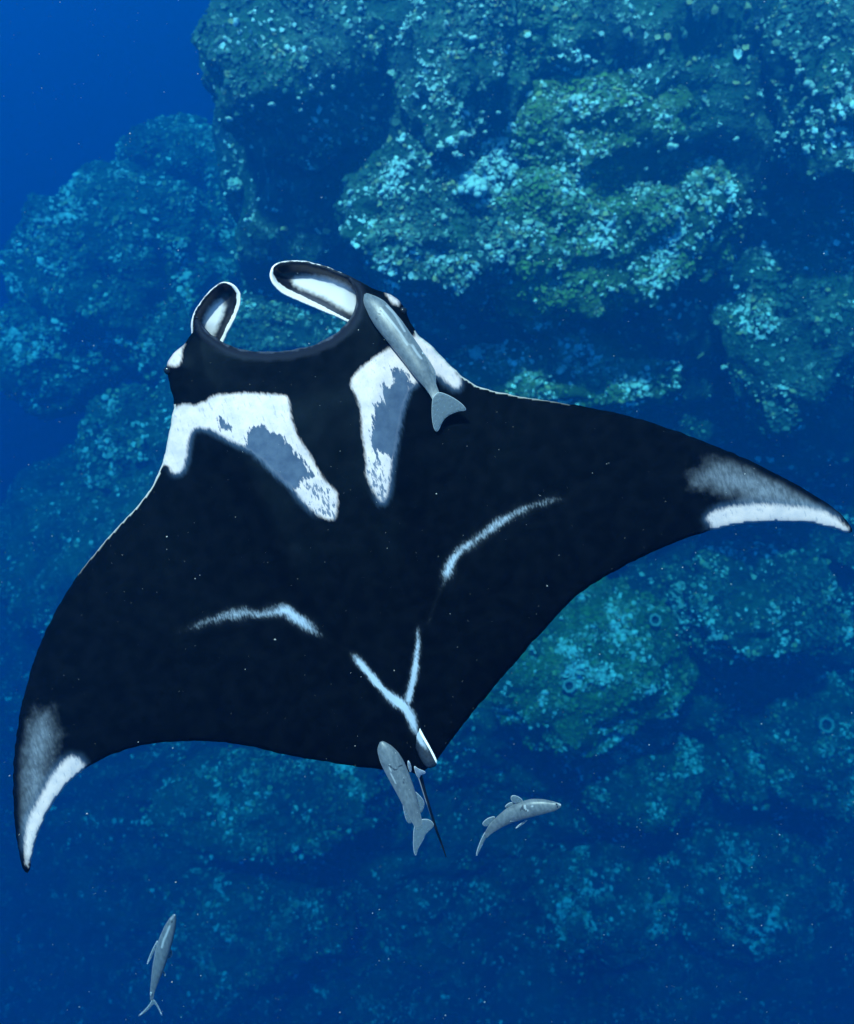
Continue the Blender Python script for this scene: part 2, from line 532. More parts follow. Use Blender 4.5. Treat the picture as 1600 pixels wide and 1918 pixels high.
# ------------------------------------------------------------------ sheets drawn in photo pixels, standing at their own depth
def px_sheet(name, outline, depth, top, bot, mat, parent, step=5.0, attr_fn=None, smooth=2, wavy=0.0):
    """a closed, two sided body over an outline: depth/top/bot are functions of (pts, edge distance) in metres"""
    ol = resample(chaikin(outline, smooth), step)
    if wavy:
        q3 = np.c_[ol / 14.0, np.zeros(len(ol))]
        ol = ol + wavy * np.c_[fbm(q3, 2, 71), fbm(q3, 2, 72)]
    mn, mx = ol.min(0), ol.max(0)
    hy = step * .866
    rows = np.arange(mn[1] + hy, mx[1], hy); ptsl = []
    for i, y in enumerate(rows):
        x = np.arange(mn[0] + step * (.5 if i % 2 else 0), mx[0], step)
        ptsl.append(np.c_[x, np.full(len(x), y)])
    ip = np.vstack(ptsl) if ptsl else np.zeros((0, 2))
    if len(ip):
        ip = ip[inside(ip, ol)]
        ip = ip[dist_line(ip, ol, True) > step * .55]
    allp = np.vstack([ol, ip]); nb = len(ol)
    ed = [(i, (i + 1) % nb) for i in range(nb)]
    r = delaunay_2d_cdt([Vector(p) for p in allp], ed, [list(range(nb))], 1, 1e-5)
    pts = np.array([v[:] for v in r[0]]); tris = np.array([list(f) for f in r[2] if len(f) == 3])
    ed_d = dist_line(pts, ol, True); isb = ed_d < 1e-3
    # face the triangles towards the camera
    a, b, c = pts[tris[:, 0]], pts[tris[:, 1]], pts[tris[:, 2]]
    cr = (b[:, 0] - a[:, 0]) * (c[:, 1] - a[:, 1]) - (b[:, 1] - a[:, 1]) * (c[:, 0] - a[:, 0])
    fl = cr > 0; tris[fl] = tris[fl][:, [0, 2, 1]]
    d = depth(pts, ed_d)
    vt = P(pts[:, 0], pts[:, 1], d - top(pts, ed_d))
    vb = P(pts[:, 0], pts[:, 1], d + bot(pts, ed_d))
    n = len(pts)
    mapb = np.where(isb, np.arange(n), -1); inn = np.where(~isb)[0]
    mapb[inn] = n + np.arange(len(inn))
    V = np.vstack([vt, vb[inn]]); F = np.vstack([tris, mapb[tris][:, [0, 2, 1]]])
    pp = np.vstack([pts, pts[inn]]); ee = np.r_[ed_d, ed_d[inn]]
    under = np.r_[np.zeros(n), np.ones(len(inn))]
    at = {'edge': ee, 'under': under}
    if attr_fn: at.update(attr_fn(pp, ee, under))
    return mesh_obj(name, V, F, mat, parent, attrs=at, vattrs={'pat': pat_coord(pp)})


AX0 = np.array([520., 650.]); AXD = np.array([280., 790.]); AXD /= np.hypot(*AXD); AXP = np.array([AXD[1], -AXD[0]])


def pat_coord(p):
    q = p - AX0
    return np.c_[q @ AXP, q @ AXD, np.zeros(len(p))] / 10.0


# ------------------------------------------------------------------ manta: pattern data (photo pixels)
D0 = 1.8
KS = D0 / 2.2
BODY = [(366, 592), (364, 606), (366, 614), (358, 627), (344, 645), (326, 660), (316, 672), (311, 687), (315, 704), (321, 730), (328, 762),
        (324, 774), (318, 806), (308, 858), (292, 900), (280, 920), (262, 943), (235, 972), (208, 1000), (176, 1038), (148, 1074), (116, 1124),
        (86, 1180), (64, 1236), (48, 1288), (36, 1344), (27, 1404), (24, 1464), (26, 1528), (32, 1580), (40, 1620), (47, 1636), (53, 1636),
        (57, 1622), (66, 1576), (80, 1540), (104, 1496), (128, 1466), (156, 1442), (188, 1422), (240, 1402), (296, 1391), (352, 1387), (400, 1388),
        (460, 1396), (528, 1412), (580, 1422), (640, 1431), (690, 1439), (740, 1443), (765, 1445), (786, 1452), (800, 1440), (814, 1430), (822, 1420),
        (840, 1394), (877, 1344), (920, 1294), (967, 1237), (1017, 1182), (1067, 1127), (1094, 1104), (1150, 1071), (1206, 1041), (1262, 1016),
        (1319, 997), (1375, 984), (1431, 977), (1487, 977), (1544, 984), (1585, 998), (1595, 999), (1598, 992), (1581, 967), (1555, 945), (1506, 915),
        (1450, 885), (1394, 857), (1337, 834), (1281, 812), (1225, 793), (1169, 776), (1112, 765), (1056, 755), (1000, 747), (950, 738), (898, 725),
        (879, 714), (860, 700), (846, 687), (832, 672), (816, 655), (801, 640), (784, 628), (773, 611), (763, 590), (757, 576), (749, 562),
        (738, 554), (723, 549), (691, 537), (672, 527), (655, 519), (650, 524), (664, 540), (668, 556), (667, 572), (660, 590), (646, 611),
        (620, 632), (580, 649), (540, 657), (500, 659), (460, 656), (432, 649), (408, 636), (388, 620), (376, 604), (370, 594)]
MOUTH = [(655, 520), (664, 540), (668, 556), (667, 572), (660, 590), (646, 611), (620, 632), (580, 649), (540, 657), (500, 659), (460, 656),
         (432, 649), (408, 636), (388, 620), (376, 604), (366, 590)]
WHITE = [
    [(290, 780), (322, 770), (329, 766), (336, 758), (347, 757), (367, 760), (379, 752), (383, 754), (399, 740), (421, 739), (451, 736), (480, 737),
     (514, 739), (537, 741), (541, 748), (543, 772), (550, 799), (561, 824), (579, 848), (595, 880), (608, 900), (626, 916), (633, 927), (631, 965),
     (624, 976), (599, 968), (574, 945), (554, 920), (547, 909), (525, 891), (507, 873), (487, 853), (466, 839), (444, 830), (421, 819), (406, 808),
     (385, 801), (367, 800), (358, 808), (352, 826), (349, 857), (340, 884), (322, 887), (316, 870), (300, 872), (280, 860)],
    [(739, 646), (711, 663), (684, 682), (661, 705), (656, 723), (665, 735), (672, 753), (677, 776), (678, 806), (683, 836), (686, 868), (685, 886),
     (693, 907), (702, 925), (716, 944), (727, 925), (730, 895), (734, 859), (739, 833), (745, 797), (750, 767), (761, 735), (768, 724), (782, 714),
     (800, 706), (818, 698), (840, 718), (852, 727), (863, 724), (862, 708), (850, 690), (880, 660), (800, 610), (779, 628)],
    [(347, 640), (340, 655), (340, 674), (336, 684), (326, 688), (318, 683), (306, 684), (306, 660)],
    [(720, 545), (724, 551), (731, 562), (738, 569), (746, 572), (753, 566), (760, 560), (740, 540)],
    [(140, 1412), (168, 1446), (128, 1476), (90, 1545), (66, 1600), (50, 1630), (46, 1580), (53, 1532), (72, 1500), (92, 1460), (116, 1428)],
    [(1322, 967), (1352, 952), (1412, 943), (1469, 947), (1525, 952), (1562, 966), (1592, 991), (1590, 1010), (1480, 990), (1400, 990), (1319, 1010), (1336, 984)],
]
GREY = [
    [(466, 803), (480, 796), (496, 796), (507, 810), (525, 812), (538, 826), (550, 844), (568, 860), (579, 880), (590, 891), (581, 898), (570, 898),
     (554, 916), (540, 915), (500, 885), (470, 850), (456, 836), (462, 822)],
    [(406, 784), (417, 781), (425, 792), (434, 798), (432, 807), (420, 806), (409, 803)],
    [(736, 686), (746, 689), (757, 692), (764, 703), (772, 721), (768, 735), (756, 790), (746, 840), (738, 858), (725, 854), (711, 845), (707, 857),
     (697, 845), (695, 829), (693, 811), (698, 797), (699, 776), (702, 753), (718, 753), (716, 733), (713, 714), (729, 726), (737, 709)],
]
GTIP = [
    [(78, 1340), (98, 1368), (84, 1420), (78, 1472), (58, 1520), (44, 1560), (41, 1530), (42, 1480), (50, 1420), (62, 1362)],
    [(1345, 868), (1394, 880), (1450, 903), (1506, 926), (1566, 964), (1525, 956), (1469, 950), (1412, 944), (1394, 924), (1352, 908), (1300, 900)],
]
WISP = [  # points, value, half width in pixels
    ([(318, 1190), (350, 1178), (380, 1167), (420, 1153), (460, 1148), (500, 1150), (536, 1142), (560, 1160), (585, 1180), (606, 1196)],
     [.05, .2, .35, .5, .55, .55, 1.0, .9, .6, .1], 13),
    ([(830, 1092), (837, 1073), (848, 1050), (867, 1027), (900, 1005), (930, 982), (965, 960), (1000, 947), (1040, 936), (1075, 938)],
     [.2, .9, 1.0, .6, .55, .65, .55, .4, .25, .0], 12),
    ([(655, 1218), (668, 1234), (683, 1252), (710, 1284), (733, 1306), (757, 1324), (770, 1342), (778, 1366), (786, 1384)],
     [.1, .7, 1.2, 1.5, 1.6, 1.6, 1.5, .8, .3], 8),
    ([(783, 1172), (783, 1207), (778, 1250), (772, 1284), (766, 1312)], [.2, .9, 1.1, 1.2, 1.2], 7),
    ([(803, 1165), (817, 1125), (834, 1083)], [.18, .16, .2], 7),
    ([(606, 1196), (632, 1210), (655, 1218)], [.12, .1, .12], 7),
]
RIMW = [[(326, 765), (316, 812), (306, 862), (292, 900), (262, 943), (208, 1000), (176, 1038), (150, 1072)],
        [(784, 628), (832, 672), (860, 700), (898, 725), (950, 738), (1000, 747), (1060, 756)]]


def m_depth(p):
    q = p - np.array([680., 1050.]); pe = q @ AXP
    return D0 * (1 + .07 * (959 - p[:, 1]) / 959) + .20 * KS * (np.abs(pe) / 850) ** 2.3


def body_depth(p, e): return m_depth(p)


def body_top(p, e):
    q = p - AX0; pe = q @ AXP; al = q @ AXD
    prof = sstep(-60, 130, al) * (1 - .85 * sstep(250, 830, al))
    edge = 1 - np.exp(-e / 34.0)
    h = .115 * np.exp(-(pe / 215) ** 2) * prof * edge + .034 * (1 - np.exp(-e / 70.0)) + .006 * np.sqrt(np.clip(e / 8, 0, 1))
    # back keel towards the dorsal fin, shoulders beside the head, eye bulges
    h += .035 * np.exp(-((pe - 0) / 30) ** 2) * sstep(420, 800, al) * edge
    h += .020 * np.exp(-((np.abs(pe) - 120 + .10 * (al - 300)) / 38) ** 2) * sstep(60, 200, al) * (1 - sstep(450, 650, al))
    q2 = np.c_[p / 90.0, np.zeros(len(p))]
    h += .006 * fbm(q2, 3, 91) * edge
    for ex, ey in ((328, 678), (742, 566)):
        h += .022 * np.exp(-((p[:, 0] - ex) ** 2 + (p[:, 1] - ey) ** 2) / 20.0 ** 2) * edge
    # lip: a low rounded roll along the mouth edge
    dm = dist_line(p, MOUTH)
    h += .007 * np.exp(-((dm - 9) / 7) ** 2) * np.clip(e / 4, 0, 1)
    return h * KS


def body_bot(p, e):
    q = p - AX0; pe = q @ AXP; al = q @ AXD
    prof = sstep(-60, 130, al) * (1 - .9 * sstep(250, 830, al))
    return KS * (.12 * np.exp(-(pe / 220) ** 2) * prof * (1 - np.exp(-e / 30.0)) + .010 * (1 - np.exp(-e / 10.0)))


def body_attrs(p, e, under):
    wd = np.full(len(p), -200.)
    for k, w in enumerate(WHITE): wd = np.maximum(wd, sdf(p, w) * (.8 if k > 3 else 1))
    gd = np.full(len(p), -200.)
    for w in GREY: gd = np.maximum(gd, sdf(p, w, 0))
    td = np.full(len(p), -200.)
    for w in GTIP: td = np.maximum(td, sdf(p, w))
    wi = np.zeros(len(p))
    for pl, v, hw in WISP:
        d, val = dist_line(p, np.array(pl, float), vals=np.array(v))
        q4 = np.c_[p / 16.0, np.zeros(len(p))]
        hw2 = hw * (1 + .3 * fbm(np.c_[p / 30.0, np.zeros(len(p))], 2, 64))
        wi = np.maximum(wi, val * np.exp(-np.abs((d + .22 * hw * fbm(q4, 3, 63)) / (.8 * hw2)) ** 1.35))
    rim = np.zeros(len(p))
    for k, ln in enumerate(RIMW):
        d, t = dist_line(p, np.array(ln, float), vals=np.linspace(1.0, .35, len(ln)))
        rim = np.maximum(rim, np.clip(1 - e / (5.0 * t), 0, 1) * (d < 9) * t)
    soft = np.exp(-(dist_line(p, np.array([(340, 884), (350, 850), (358, 808), (385, 803), (444, 832), (487, 855), (525, 893), (574, 947)], float)) / 22) ** 2)
    soft = np.maximum(soft, np.exp(-(dist_line(p, np.array([(716, 944), (732, 890), (741, 833), (752, 767), (768, 726), (818, 700), (852, 727)], float)) / 22) ** 2))
    soft = np.maximum(soft, np.exp(-(dist_line(p, np.array([(156, 1425), (116, 1428), (92, 1460), (72, 1500), (53, 1532), (47, 1580)], float)) / 18) ** 2))
    soft = np.maximum(soft, np.exp(-(dist_line(p, np.array([(1326, 975), (1352, 952), (1412, 943), (1469, 947), (1525, 952), (1562, 966)], float)) / 18) ** 2))
    mott = np.exp(-(dist_line(p, np.array([(590, 915), (622, 965)], float)) / 26) ** 2)
    mott = np.maximum(mott, np.exp(-(dist_line(p, np.array([(705, 875), (714, 940)], float)) / 24) ** 2))
    lip = np.clip(1 - dist_line(p, MOUTH) / 34, 0, 1)
    return {'white_d': wd, 'grey_d': gd, 'tip_d': td, 'wisp': wi, 'rim': rim, 'lip': lip, 'soft': soft, 'mott': mott}


def make_skin():
    m, nt, b = new_mat('manta_skin'); g = N(nt)
    pat = g.attr('pat', 'Vector')
    streak = g.noise(g.mapping(pat, (1.9, .55, 1)), 1.0, 3, .6)
    fine = g.noise(g.mapping(pat, (3.0, 1.0, 1)), 1.0, 2, .5)
    blot = g.noise(pat, .35, 4, .6)
    speck = g.noise(pat, 3.2, 2, .5)
    grain = g.noise(g.mapping(pat, (4.0, 2.2, 1)), 1.0, 2, .5)
    cen = lambda x, a: g.math('MULTIPLY', g.math('SUBTRACT', x, .5), a)
    # black back with a faint mottling
    c = g.mix(g.step(blot, .35, .7), (.0006, .0009, .0015), (.0016, .0022, .0034))
    wd = g.math('ADD', g.attr('white_d'), g.math('ADD', cen(streak, 10.0), cen(fine, 4.0)))
    c = g.mix(g.math('MULTIPLY', g.step(wd, -16, 2), g.attr('soft')), c, (.026, .048, .085))
    # wing tips, washed grey
    t = g.math('ADD', g.attr('tip_d'), g.math('ADD', cen(blot, 52.0), cen(fine, 12.0)))
    tm = g.math('MULTIPLY', g.math('MULTIPLY', g.step(t, -34, 40), g.step(g.attr('edge'), 4, 20)), g.math('ADD', .55, g.math('MULTIPLY', g.step(streak, .35, .65), .35)))
    c = g.mix(tm, c, (.15, .175, .215))
    # pale wisps
    w = g.math('ADD', g.math('SUBTRACT', g.math('MULTIPLY', g.attr('wisp'), 1.25), .24), g.math('ADD', cen(fine, 1.0), cen(blot, .7)))
    w = g.math('MULTIPLY', g.step(w, -.05, 1.05), g.step(g.attr('wisp'), .04, .30))
    w = g.math('ADD', w, g.math('MULTIPLY', g.step(g.attr('wisp'), .0, .8), .07))
    w = g.math('MINIMUM', 1.0, g.math('ADD', w, g.math('MULTIPLY', g.step(g.attr('wisp'), .75, 1.5), .45)))
    c = g.mix(g.math('MULTIPLY', w, .85), c, (.34, .41, .50))
    # grey roll of the lip
    l = g.math('ADD', g.attr('lip'), cen(blot, .35))
    c = g.mix(g.math('MULTIPLY', g.step(l, .36, .66), .9), c, (.009, .011, .018))
    c = g.mix(g.math('MULTIPLY', g.step(l, .88, .99), .6), c, (.07, .085, .12))
    # white shoulder bars and patches
    wmask = g.step(wd, -4.6, 4.6)
    wcol = g.mix(g.math('MULTIPLY', g.step(streak, .56, .72), .7), g.mix(g.step(blot, .3, .75), (.50, .405, .39), (.37, .325, .345)), (.22, .22, .26))
    wcol = g.mix(g.math('MULTIPLY', g.step(speck, .68, .76), .7), wcol, (.07, .10, .15))
    mo = g.math('ADD', g.math('MULTIPLY', g.attr('mott'), .75), g.math('ADD', cen(streak, 2.6), cen(fine, 1.0)))
    wcol = g.mix(g.math('MULTIPLY', g.step(mo, .55, .9), .85), wcol, (.05, .08, .13))
    c = g.mix(wmask, c, wcol)
    gd = g.math('ADD', g.attr('grey_d'), g.math('ADD', cen(streak, 36.0), cen(fine, 4.0)))
    gm = g.step(gd, -2.2, 3.0)
    gm = g.math('MULTIPLY', gm, g.step(wd, -12.0, 2.0))
    gcol = g.mix(g.step(blot, .3, .7), (.038, .058, .098), (.060, .086, .130))
    c = g.mix(gm, c, gcol)
    # pale edge of the skin along the shoulders
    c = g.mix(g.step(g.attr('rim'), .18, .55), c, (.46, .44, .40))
    # belly
    c = g.mix(g.attr('under'), c, (.55, .55, .55))
    nt.links.new(c, b.inputs['Base Color'])
    b.inputs['Roughness'].default_value = .5
    b.inputs['Specular IOR Level'].default_value = .03
    b.inputs['Specular Tint'].default_value = (.30, .62, 1.0, 1)
    nt.links.new(g.bump(g.math('ADD', fine, g.noise(pat, 9.0, 2)), .15, .002), b.inputs['Normal'])
    return m


M_SKIN = make_skin()
base = P(np.array(690.), np.array(1050.), np.array(D0))
manta = empty('manta_ray', base)
tag(manta, 'black manta ray with white shoulder bars gliding over the reef', 'manta ray')
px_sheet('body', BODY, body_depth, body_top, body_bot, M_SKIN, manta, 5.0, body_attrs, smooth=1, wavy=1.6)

# head fins: open scoops in front of the mouth
def make_finskin():
    m, nt, b = new_mat('head_fin_skin'); g = N(nt)
    pat = g.attr('pat', 'Vector')
    n1 = g.noise(pat, 1.1, 4, .6)
    cen = lambda x, a: g.math('MULTIPLY', g.math('SUBTRACT', x, .5), a)
    c = g.mix(g.step(n1, .3, .75), (.0025, .0035, .006), (.008, .010, .016))
    c = g.mix(g.math('MULTIPLY', g.step(g.attr('greyb'), -5, 6), .85), c, (.032, .036, .052))
    wd = g.math('ADD', g.attr('white_d'), cen(n1, 10.0))
    c = g.mix(g.step(wd, -7, 7), c, (.50, .47, .48))
    rd = g.math('ADD', g.attr('rim_d'), cen(n1, 5.0))
    c = g.mix(g.step(rd, -.8, .8), c, (.55, .51, .50))
    nt.links.new(c, b.inputs['Base Color'])
    b.inputs['Roughness'].default_value = .35
    b.inputs['Specular IOR Level'].default_value = .35
    return m


M_FIN = make_finskin()
FIN_R = [(700, 600), (672, 612), (652, 604), (640, 598), (600, 581), (560, 565), (530, 551), (512, 535), (504, 515), (508, 500), (520, 491), (545, 487),
         (575, 489), (610, 498), (640, 510), (668, 524), (700, 540), (715, 570)]
FIN_L = [(392, 655), (366, 640), (357, 622), (358, 602), (364, 582), (379, 561), (395, 542), (411, 530), (424, 527), (439, 533), (451, 547), (453, 563),
         (446, 588), (431, 615), (417, 645), (405, 660)]


def fin_depth_r(p, e):
    # a scoop: the middle hollow lies deeper, the tip comes towards the viewer and the root goes under the lip
    t = np.clip((690 - p[:, 0]) / 180, 0, 1)
    return m_depth(p) + KS * (.03 - .05 * t + .055 * (1 - np.exp(-(e / 16) ** 2)) + .02 * sstep(640, 690, p[:, 0]))


def fin_depth_l(p, e):
    t = np.clip((640 - p[:, 1]) / 110, 0, 1)
    return m_depth(p) + KS * (.03 - .04 * t + .045 * (1 - np.exp(-(e / 13) ** 2)) + .02 * sstep(600, 650, p[:, 1]))


def fin_attr_r(p, e, under):
    w = sdf(p, [(546, 521), (580, 516), (620, 521), (650, 533), (668, 552), (670, 578), (658, 588), (640, 577), (610, 559), (580, 546), (552, 536)])
    low = dist_line(p, np.array([(652, 605), (600, 582), (560, 565), (530, 551), (512, 535), (504, 515), (508, 500)], float),
                    vals=np.array([6., 10, 13, 13, 11, 8, 5.]))
    up = dist_line(p, np.array([(508, 500), (520, 491), (545, 487), (575, 489), (610, 498), (640, 510)], float), vals=np.array([3., 2.0, 1.4, 1.2, 1.0, .3]))
    gb = sdf(p, [(530, 540), (560, 545), (600, 560), (640, 585), (655, 598), (610, 580), (560, 560)])
    rd = np.maximum(low[1] - low[0], up[1] - up[0])
    return {'white_d': np.where(under > .5, -50, w), 'rim_d': rd, 'greyb': gb}


def fin_attr_l(p, e, under):
    w = sdf(p, [(418, 560), (421, 580), (412, 600), (402, 625), (396, 632), (384, 618), (381, 600), (390, 582), (404, 566)])
    r = dist_line(p, np.array([(424, 527), (439, 533), (451, 547), (453, 563), (446, 588), (431, 615), (417, 645)], float), vals=np.array([2.5, 5.5, 8.5, 9., 8.5, 7.5, 7.]))
    l = dist_line(p, np.array([(366, 640), (357, 622), (358, 602), (364, 582), (379, 561), (395, 542), (411, 530), (424, 527)], float),
                  vals=np.array([4., 4.5, 3.5, 1.6, 1.3, 1.3, 1.3, 1.0]))
    return {'white_d': np.where(under > .5, -50, w), 'rim_d': np.maximum(r[1] - r[0], l[1] - l[0]), 'greyb': np.full(len(p), -50.)}


thin = lambda a, s: (lambda p, e: KS * a * (1 - np.exp(-e / s)))
px_sheet('cephalic_fin', FIN_R, fin_depth_r, thin(.006, 4), thin(.012, 4), M_FIN, manta, 3.0, fin_attr_r, wavy=1.2)
px_sheet('cephalic_fin', FIN_L, fin_depth_l, thin(.006, 4), thin(.012, 4), M_FIN, manta, 2.6, fin_attr_l, wavy=1.2)


# small fins near the tail, tail, eyes
def simple_mat(name, base_c, edge_c=None, edge_w=2.0, rough=.5, spec=.3, trans=0.0):
    m, nt, b = new_mat(name); g = N(nt)
    n = g.noise(g.attr('pat', 'Vector'), 2.5, 4, .6)
    c = g.mix(g.step(n, .3, .75), base_c, tuple(min(1, x * 1.6) for x in base_c))
    if edge_c: c = g.mix(g.step(g.attr('edge'), edge_w, edge_w * .35), c, edge_c)
    nt.links.new(c, b.inputs['Base Color'])
    b.inputs['Roughness'].default_value = rough
    b.inputs['Specular IOR Level'].default_value = spec
    if trans:
        b.inputs['Alpha'].default_value = 1 - trans
    return m


def make_dorsal():
    m, nt, b = new_mat('dorsal_fin_skin'); g = N(nt)
    n = g.noise(g.attr('pat', 'Vector'), 2.2, 4, .6)
    c = g.mix(g.step(n, .3, .7), (.004, .006, .010), (.012, .016, .024))
    c = g.mix(g.step(g.math('ADD', g.attr('lead'), g.math('MULTIPLY', g.math('SUBTRACT', n, .5), .5)), .2, .8), c, (.24, .29, .36))
    c = g.mix(g.step(g.attr('keel'), .25, .6), c, (.70, .72, .74))
    nt.links.new(c, b.inputs['Base Color']); b.inputs['Roughness'].default_value = .4
    return m


M_DORS = make_dorsal()


def dors_attr(p, e, under):
    lead, v = dist_line(p, np.array([(757, 1318), (768, 1340), (778, 1365), (790, 1390), (803, 1410)], float), vals=np.array([1.4, 1.5, 1.2, .8, .2]))
    k, kv = dist_line(p, np.array([(764, 1318), (778, 1350), (792, 1378), (808, 1405), (820, 1429)], float), vals=np.array([1., 1, .9, .9, 1.]))
    return {'lead': v * np.exp(-(lead / 6.5) ** 2), 'keel': kv * np.clip(1 - k / 4.5, 0, 1)}


DORSAL = [(756, 1312), (766, 1318), (780, 1350), (794, 1378), (809, 1404), (821, 1429), (814, 1437), (802, 1440), (790, 1428), (778, 1400), (768, 1368), (758, 1335)]
px_sheet('dorsal_fin', DORSAL,
         lambda p, e: m_depth(p) - KS * (.060 + .05 * sstep(1320, 1430, p[:, 1]) * sstep(-4, 16, ((p - np.array([760., 1320.])) @ np.array([.87, -.49])))),
         thin(.010, 6), thin(.014, 6), M_DORS, manta, 2.5, dors_attr)
M_PELV = simple_mat('pelvic_skin', (.05, .07, .11), (.30, .35, .42), 1.6)
px_sheet('pelvic_fin', [(763, 1422), (769, 1428), (772, 1442), (769, 1449), (764, 1440)], lambda p, e: m_depth(p) - .06 * KS, thin(.004, 3), thin(.006, 3), M_PELV, manta, 2.0)
px_sheet('pelvic_fin', [(774, 1432), (784, 1440), (796, 1444), (799, 1449), (788, 1452), (785, 1460), (779, 1452)], lambda p, e: m_depth(p) - .06 * KS, thin(.004, 3), thin(.006, 3), M_PELV, manta, 2.0)


def tube(name, spine, wpx, dep, mat, parent, ratio=1.0, nr=18, nseg=14, attr_fn=None, sub=6, flat_end=False):
    """tapered body along a pixel spine; half widths in pixels; dep = depth along the spine (metres)"""
    spine = np.asarray(spine, float); wpx = np.asarray(wpx, float)
    dep = np.broadcast_to(np.asarray(dep, float), (len(spine),))
    L = np.r_[0, np.cumsum(np.hypot(*np.diff(spine, axis=0).T))]
    t = np.linspace(0, L[-1], nr)
    # smooth interpolation through the points
    def sm(y):
        r = np.interp(t, L, y)
        for _ in range(2): r[1:-1] = .25 * r[:-2] + .5 * r[1:-1] + .25 * r[2:]
        return r
    c = np.c_[sm(spine[:, 0]), sm(spine[:, 1])]; w = sm(wpx); d = sm(dep)
    tg = np.gradient(c, axis=0); tg /= np.linalg.norm(tg, axis=1, keepdims=True)
    pn = np.c_[-tg[:, 1], tg[:, 0]]
    th = np.arange(nseg) / nseg * 2 * np.pi
    V, PX = [], []
    for i in range(nr):
        q = c[i] + np.outer(np.cos(th) * w[i], pn[i])
        hh = (w[i] * d[i] / FPX) * ratio
        if flat_end: hh *= 1 - .9 * float(sstep(.72, 1.0, i / (nr - 1)))
        dd = d[i] - np.sin(th) * hh
        V.append(P(q[:, 0], q[:, 1], dd)); PX.append(q)
    V = np.vstack(V + [P(c[:1, 0], c[:1, 1], d[:1]), P(c[-1:, 0], c[-1:, 1], d[-1:])])
    PX = np.vstack(PX + [c[:1], c[-1:]])
    F = []
    for i in range(nr - 1):
        for j in range(nseg):
            k = (j + 1) % nseg; a, b_, c_, d_ = i * nseg + j, i * nseg + k, (i + 1) * nseg + k, (i + 1) * nseg + j
            F += [(a, b_, c_), (a, c_, d_)]
    e0, e1 = nr * nseg, nr * nseg + 1
    for j in range(nseg):
        k = (j + 1) % nseg
        F += [(e0, k, j), (e1, (nr - 1) * nseg + j, (nr - 1) * nseg + k)]
    F = np.array(F)
    # outward orientation check
    cen = V[:-2].reshape(nr, nseg, 3).mean(1)
    a, b_, c_ = V[F[0]]
    if np.dot(np.cross(b_ - a, c_ - a), (a - cen[0])) < 0: F = F[:, [0, 2, 1]]
    at = {'edge': np.full(len(V), 20.), 'top': np.r_[np.tile(np.sin(th), nr), 0, 0],
          'side': np.r_[np.tile(np.cos(th), nr), 0, 0], 'along': np.r_[np.repeat(t / L[-1], nseg), 0, 1]}
    if attr_fn: at.update(attr_fn(PX))
    return mesh_obj(name, V, F, mat, parent, attrs=at, vattrs={'pat': pat_coord(PX)})


M_TAIL = simple_mat('tail_skin', (.004, .005, .008), None, rough=.35, spec=.4)
_g = N(M_TAIL.node_tree); _b = M_TAIL.node_tree.nodes['Principled BSDF']
_lit_side = _g.math('MULTIPLY', _g.step(_g.attr('side'), .35, .8), _g.step(_g.attr('along'), .62, .45))  # lit left side of the tail, painted in as a pale fading stripe
M_TAIL.node_tree.links.new(_g.mix(_lit_side, (.004, .005, .008), (.24, .27, .31)), _b.inputs['Base Color'])
td = m_depth(np.array([[787., 1455.]]))[0] - .03 * KS
tube('tail', [(783, 1440), (788, 1458), (797, 1490), (808, 1525), (818, 1556), (828, 1582), (836, 1606)], [5.5, 4.4, 3.3, 2.9, 2.5, 1.8, .9],
     np.linspace(td, td + .10 * KS, 7), M_TAIL, manta, 1.0, nr=30, nseg=8)

m, nt, b = new_mat('eye'); b.inputs['Base Color'].default_value = (.004, .004, .006, 1); b.inputs['Roughness'].default_value = .12
M_EYE = m


def eye(px, py, d, rpx, parent):
    v, f = ico(2)
    c = P(np.array(float(px)), np.array(float(py)), np.array(d))
    return mesh_obj('eye', c + v * (rpx * d / FPX), f, M_EYE, parent)


eye(315, 694, float(m_depth(np.array([[315., 694.]]))[0]) - .004 * KS, 8, manta)
eye(755, 583, float(m_depth(np.array([[755., 583.]]))[0]) - .004 * KS, 8, manta)

# ------------------------------------------------------------------ remoras
def make_remora_mat():
    m, nt, b = new_mat('remora_skin'); g = N(nt)
    pat = g.attr('pat', 'Vector')
    n = g.noise(g.mapping(pat, (2.0, 1.0, 1)), .9, 5, .65); n2 = g.noise(pat, 3.5, 3, .6)
    c = g.mix(g.step(n, .32, .70), (.056, .072, .088), (.100, .120, .140))
    c = g.mix(g.math('MULTIPLY', g.step(n2, .62, .72), .5), c, (.08, .10, .125))
    c = g.mix(g.math('MULTIPLY', g.step(g.attr('pale'), .2, .8), .85), c, (.24, .27, .30))
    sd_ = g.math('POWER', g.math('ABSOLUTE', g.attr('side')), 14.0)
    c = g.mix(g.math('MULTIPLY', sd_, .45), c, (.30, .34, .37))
    c = g.mix(g.math('MULTIPLY', g.step(g.attr('dark'), .25, .7), .9), c, (.018, .024, .034))
    nt.links.new(c, b.inputs['Base Color'])
    b.inputs['Roughness'].default_value = .42
    b.inputs['Specular IOR Level'].default_value = .4
    nt.links.new(g.bump(g.math('ADD', n, g.math('MULTIPLY', g.attr('dark'), -1.5)), .10, .003), b.inputs['Normal'])
    return m


M_REM = make_remora_mat()
M_RFIN = simple_mat('remora_fin', (.055, .080, .105), (.36, .41, .45), 1.5, rough=.45, trans=.3)


def marks(dark, pale, wd=2.0, wp=2.2):
    def fn(p):
        dk = np.zeros(len(p)); pl = np.zeros(len(p))
        for ln in dark: dk = np.maximum(dk, np.exp(-(dist_line(p, np.array(ln, float)) / wd) ** 2))
        for ln in pale: pl = np.maximum(pl, np.exp(-(dist_line(p, np.array(ln, float)) / wp) ** 2))
        return {'dark': dk, 'pale': pl}
    return fn


